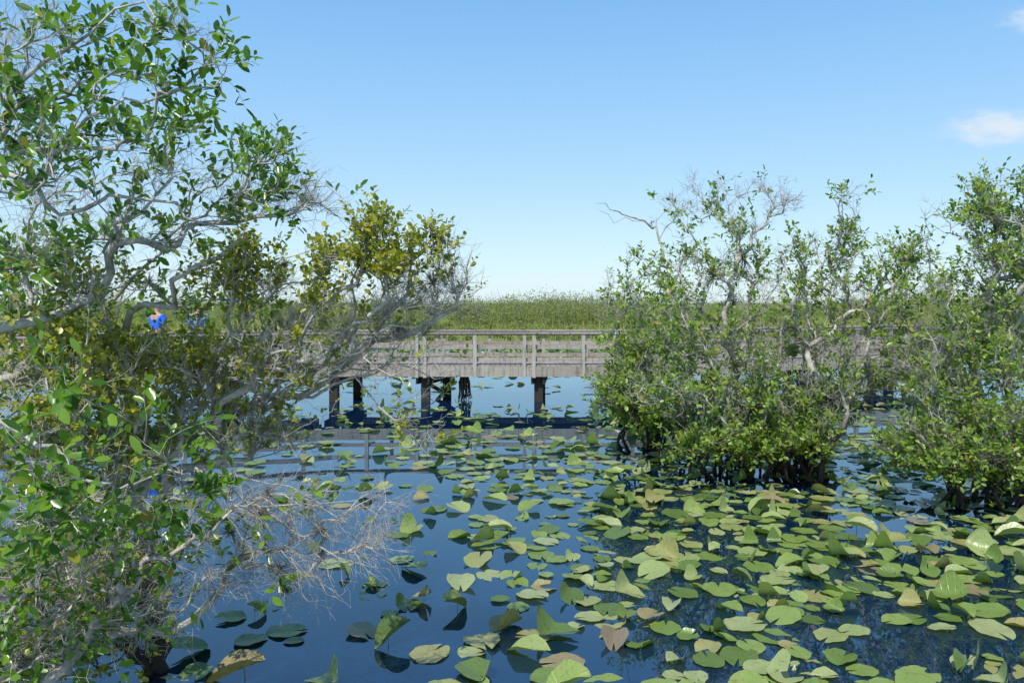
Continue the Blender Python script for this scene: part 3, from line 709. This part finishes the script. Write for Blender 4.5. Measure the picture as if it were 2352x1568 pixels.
for i,q in enumerate(pads):
    X,D,s,px,py=q[:5]
    k,mi,z,raised,rot=pad_pose(X,D,s,*(q[5:] if len(q)>5 else ()))
    if i<298:
        o=obj('lily_pad',meshes[mi][1],label=LAB[k],category='lily pad',group='lily pads on the water')
        o.matrix_world=Matrix.Translation((X,D,z))@rot@Matrix.Diagonal((s,s,s,1))
        if raised:
            st=obj('stalk',SM,o); st.matrix_parent_inverse=Matrix.Identity(4)
            st.matrix_local=Matrix.Translation((0,-.12,-.01))@(rot.inverted())@Matrix.Diagonal((1,1,1/s,1))
    else:
        g=variants[mi][1]; Mx=np.array(Matrix.Translation((X,D,z))@rot@Matrix.Diagonal((s,s,s,1)))
        v=g[0]@Mx[:3,:3].T+Mx[:3,3]; SV.append(v); SFt.append(g[1][0]+off); SFq.append(g[1][1]+off); SU.append(g[2]); off+=len(v)
obj('lily_pads',mesh_np('lily_pads',np.concatenate(SV),[np.concatenate(SFt),np.concatenate(SFq)],M_pad,uv=np.concatenate(SU)),label="scattered lily pads covering the open water",category='lily pads',kind='stuff')
SV=[];SFt=[];SFq=[];SU=[];off=0
for i in range(1500):
    D=math.sqrt(r.uniform(5.3**2,13**2)); X=(r.uniform(-.40,.66) if r.uniform()<.65 else r.uniform(.0,.66))*D; s=r.uniform(.16,.36); g=variants[int(r.integers(0,8))][1]
    rot=Matrix.Rotation(r.uniform(0,6.283),4,'Z')@Matrix.Rotation(r.normal(0,.1),4,'X')
    Mx=np.array(Matrix.Translation((X,D,-.03-r.uniform(0,.14)))@rot@Matrix.Diagonal((s,s,s,1)))
    v=g[0]@Mx[:3,:3].T+Mx[:3,3]; SV.append(v); SFt.append(g[1][0]+off); SFq.append(g[1][1]+off); SU.append(g[2]); off+=len(v)
obj('sunken_lily_pads',mesh_np('sunken_lily_pads',np.concatenate(SV),[np.concatenate(SFt),np.concatenate(SFq)],M_padsub,uv=np.concatenate(SU)),label="dull lily pads submerged below the water surface",category='lily pads',kind='stuff')
lowp=[pad_geo(90+s,f,nr=2,na=11) for s,f in enumerate((.05,.1,.4,.7,.95))]
SV=[];SFt=[];SFq=[];SU=[];off=0
for i in range(7000):
    D=24.6+(55-24.6)*r.uniform()**.9; X=r.uniform(-.66,.68)*D
    dens=np.clip((D-24)/12,.3,1)
    if math.sin(X*.5+D*.3)+math.sin(X*.23-D*.41)>.4 and D<40: dens*=.4
    if r.uniform()>dens: continue
    s=r.uniform(.25,.42); g=lowp[int(r.choice(5,p=[.35,.25,.2,.1,.1]))]
    rot=Matrix.Rotation(r.uniform(0,6.283),4,'Z')@Matrix.Rotation(r.uniform(0,.5)*(r.uniform()<.5),4,'X')
    Mx=np.array(Matrix.Translation((X,D,.01+r.uniform(0,.1)))@rot@Matrix.Diagonal((s,s,s,1)))
    v=g[0]@Mx[:3,:3].T+Mx[:3,3]; SV.append(v); SFt.append(g[1][0]+off); SFq.append(g[1][1]+off); SU.append(g[2]); off+=len(v)
obj('distant_lily_pads',mesh_np('distant_lily_pads',np.concatenate(SV),[np.concatenate(SFt),np.concatenate(SFq)],M_pad,uv=np.concatenate(SU)),label="thick field of lily pads beyond the boardwalk",category='lily pads',kind='stuff')

# ================================================================= SCRUB + GRASS
r=np.random.default_rng(5)
lp=[];ld=[];ln=[];ls=[]; tb=Tubes()
bushes=[]
for i in range(1150):
    D=56+ (r.uniform()**1.6)*250; X=r.uniform(-.70,.72)*D
    h=r.uniform(.8,2.7)*(1+.35*math.sin(X*.13+2)+.2*math.sin(X*.37))
    if D<84: h=min(h*.5,.3+(D-52)*.05)
    pxc=1176+X/D*F
    if pxc>1950 and D>100: h=r.uniform(3,5.5)
    if pxc<900: h*=1.25
    bushes.append((X,D,max(h,.35)))
for i in range(90):
    D=r.uniform(72,104); px=r.choice([1170,1200,1260,1330,1380,1090,1440,1300])+r.normal(0,24); bushes.append(((px-1176)*D/F,D,r.uniform(2.2,3.8)*(1 if px>1130 else .9)))
for i in range(260):
    D=r.uniform(320,700); bushes.append((r.uniform(-.7,.72)*D,D,r.uniform(2.6,6)))
for i,(X,D,h) in enumerate(bushes):
    w=h*r.uniform(.5,1.1)*(1 if D<320 else 2.5); n=int(np.clip(60000/D*min(1,h/1.2),90,700))
    v=nrm(r.normal(size=(n,3)))*(r.uniform(.1,1,(n,1))**.6)
    lob=1+.3*np.sin(v[:,0]*5+i)+.3*np.sin(v[:,2]*7+i*2)
    q=v*lob[:,None]*np.array([w,w,h*.5])+np.array([X,D,h*.5])
    q=q[q[:,2]>.05]
    lp.append(q); dd=nrm(r.normal(size=q.shape)+np.array([0,0,.25])); ld.append(dd); ln.append(nrm(r.normal(size=q.shape)*.6+np.array([-.3,-.5,.8]))); ls.append(np.full(len(q),.07+D*.0007)*r.uniform(.5,1.4,len(q)))
    if D<150 and h>1.2:
        for k in range(8):
            a=np.array([X,D,0])+r.normal(0,.15,3)*[1,1,0]; e=np.array([X+r.normal(0,w*.5),D+r.normal(0,w*.5),h*r.uniform(.8,1.15)])
            mm=(a+e)/2+r.normal(0,.15,3); tb.add(np.array([a,mm,e]),np.array([.03,.02,.01]),3)
lp=np.concatenate(lp);ld=np.concatenate(ld);ln=np.concatenate(ln);ls=np.concatenate(ls)
obj('scrub_bushes',leaves_mesh('scrub_bushes',lp,ld,ln,ls,1.6,M_scrub),label="low pale green scrub spreading over the distant marsh",category='bushes',kind='stuff')
V,Fc=tb.build(); obj('scrub_stems',mesh_np('scrub_stems',V,Fc,M_barkS),label="thin grey stems of the marsh scrub",category='stems',kind='stuff')
n=70000
D=47+r.uniform(size=n)**1.2*110; X=r.uniform(-.7,.72,n)*D; h=r.uniform(.4,1.25,n)*(1+.3*np.sin(X*.2))*np.clip((D-42)/30,.3,1) 
b=np.stack([X,D,np.zeros(n)],1); wv=.010+D*.00022; a=r.uniform(0,3.14,n); s1=np.stack([np.cos(a)*wv,np.sin(a)*wv,np.zeros(n)],1)
ln_=r.normal(0,.25,(n,2)); mid_=b+np.stack([ln_[:,0]*h*.3,ln_[:,1]*h*.3,h*.6],1); tip=b+np.stack([ln_[:,0]*h,ln_[:,1]*h,h],1)
V=np.stack([b-s1,b+s1,mid_+s1*.7,mid_-s1*.7,tip],1).reshape(-1,3); o5=(np.arange(n)*5)[:,None]
M_grass=leaf_mat('sawgrass',(.24,.29,.085),(.34,.37,.13),(.43,.41,.20),rough=.8,trans=.45,yellow=(.50,.42,.28),yprob=.25,spec=.1)
obj('sawgrass',mesh_np('sawgrass',V,[o5+np.array([[0,1,2,3]]),o5+np.array([[3,2,4]])],M_grass),label="tan and green sawgrass across the marsh",category='grass',kind='stuff')

# ================================================================= SKY / SUN
el=math.radians(57); az=math.radians(-163)
sd=Vector((math.sin(az)*math.cos(el),math.cos(az)*math.cos(el),math.sin(el)))
sl=bpy.data.lights.new('sun','SUN'); sl.energy=5.0; sl.angle=math.radians(.5); sl.color=(1,.955,.87)
so=bpy.data.objects.new('sun',sl); coll.objects.link(so); so.rotation_euler=sd.to_track_quat('Z','Y').to_euler(); so.location=(0,0,50)
wd=bpy.data.worlds.new("World"); scene.world=wd; wd.use_nodes=True; t=NT(wd.node_tree); t.n.clear()
out=t.node('ShaderNodeOutputWorld'); bg=t.node('ShaderNodeBackground'); sky=t.node('ShaderNodeTexSky'); sky.sky_type='NISHITA'; sky.sun_disc=False
sky.sun_elevation=el; sky.sun_rotation=az; sky.altitude=0; sky.air_density=1.0; sky.dust_density=.4; sky.ozone_density=2.0
tc=t.node('ShaderNodeTexCoord'); g=tc.outputs['Generated']; sp=t.node('ShaderNodeSeparateXYZ'); t.l.new(g,sp.inputs[0])
grad=t.ramp(sp.outputs[2],[(0,(.56,.76,.90)),(.07,(.49,.72,.91)),(.16,(.38,.65,.92)),(.32,(.225,.52,.90)),(.55,(.09,.28,.70)),(1,(.05,.17,.48))])
grad=t.mix(1,grad,(6.67,6.67,6.67),'MULTIPLY')
skc=t.mix(.8,t.mix(1,sky.outputs[0],(1.6,1.6,1.6),'MULTIPLY'),grad)
yy=t.math('MAXIMUM',sp.outputs[1],.05); u=t.math('DIVIDE',sp.outputs[0],yy); v=t.math('DIVIDE',sp.outputs[2],yy)
cb=t.node('ShaderNodeCombineXYZ'); t.l.new(u,cb.inputs[0]); t.l.new(v,cb.inputs[1])
nz=t.noise(t.mapping(cb.outputs[0],(1,2.2,1)),22,6,.6)
def blob(cu,cv,ru,rv,amp):
    a=t.math('DIVIDE',t.math('SUBTRACT',u,cu),ru); b=t.math('DIVIDE',t.math('SUBTRACT',v,cv),rv)
    d=t.math('ADD',t.math('MULTIPLY',a,a),t.math('MULTIPLY',b,b))
    return t.math('MULTIPLY',t.math('SUBTRACT',1,d,clamp=True),amp)
ms=None
for q in [(.615,.222,.09,.030,1),(.60,.208,.08,.018,.8),(.645,.355,.05,.024,.7),(.66,.30,.06,.012,.4)]:
    b=blob(*q); ms=b if ms is None else t.math('MAXIMUM',ms,b)
f=t.math('MULTIPLY',t.math('SUBTRACT',t.math('ADD',nz,t.math('MULTIPLY',ms,.5)),.62,clamp=True),2.2,clamp=True)
f=t.math('MULTIPLY',f,t.math('MULTIPLY',ms,1.5,clamp=True))
c=t.mix(t.math('MULTIPLY',f,.8),skc,(5.4,5.8,6.2))
t.l.new(c,bg.inputs[0]); bg.inputs[1].default_value=.15; t.l.new(bg.outputs[0],out.inputs[0])
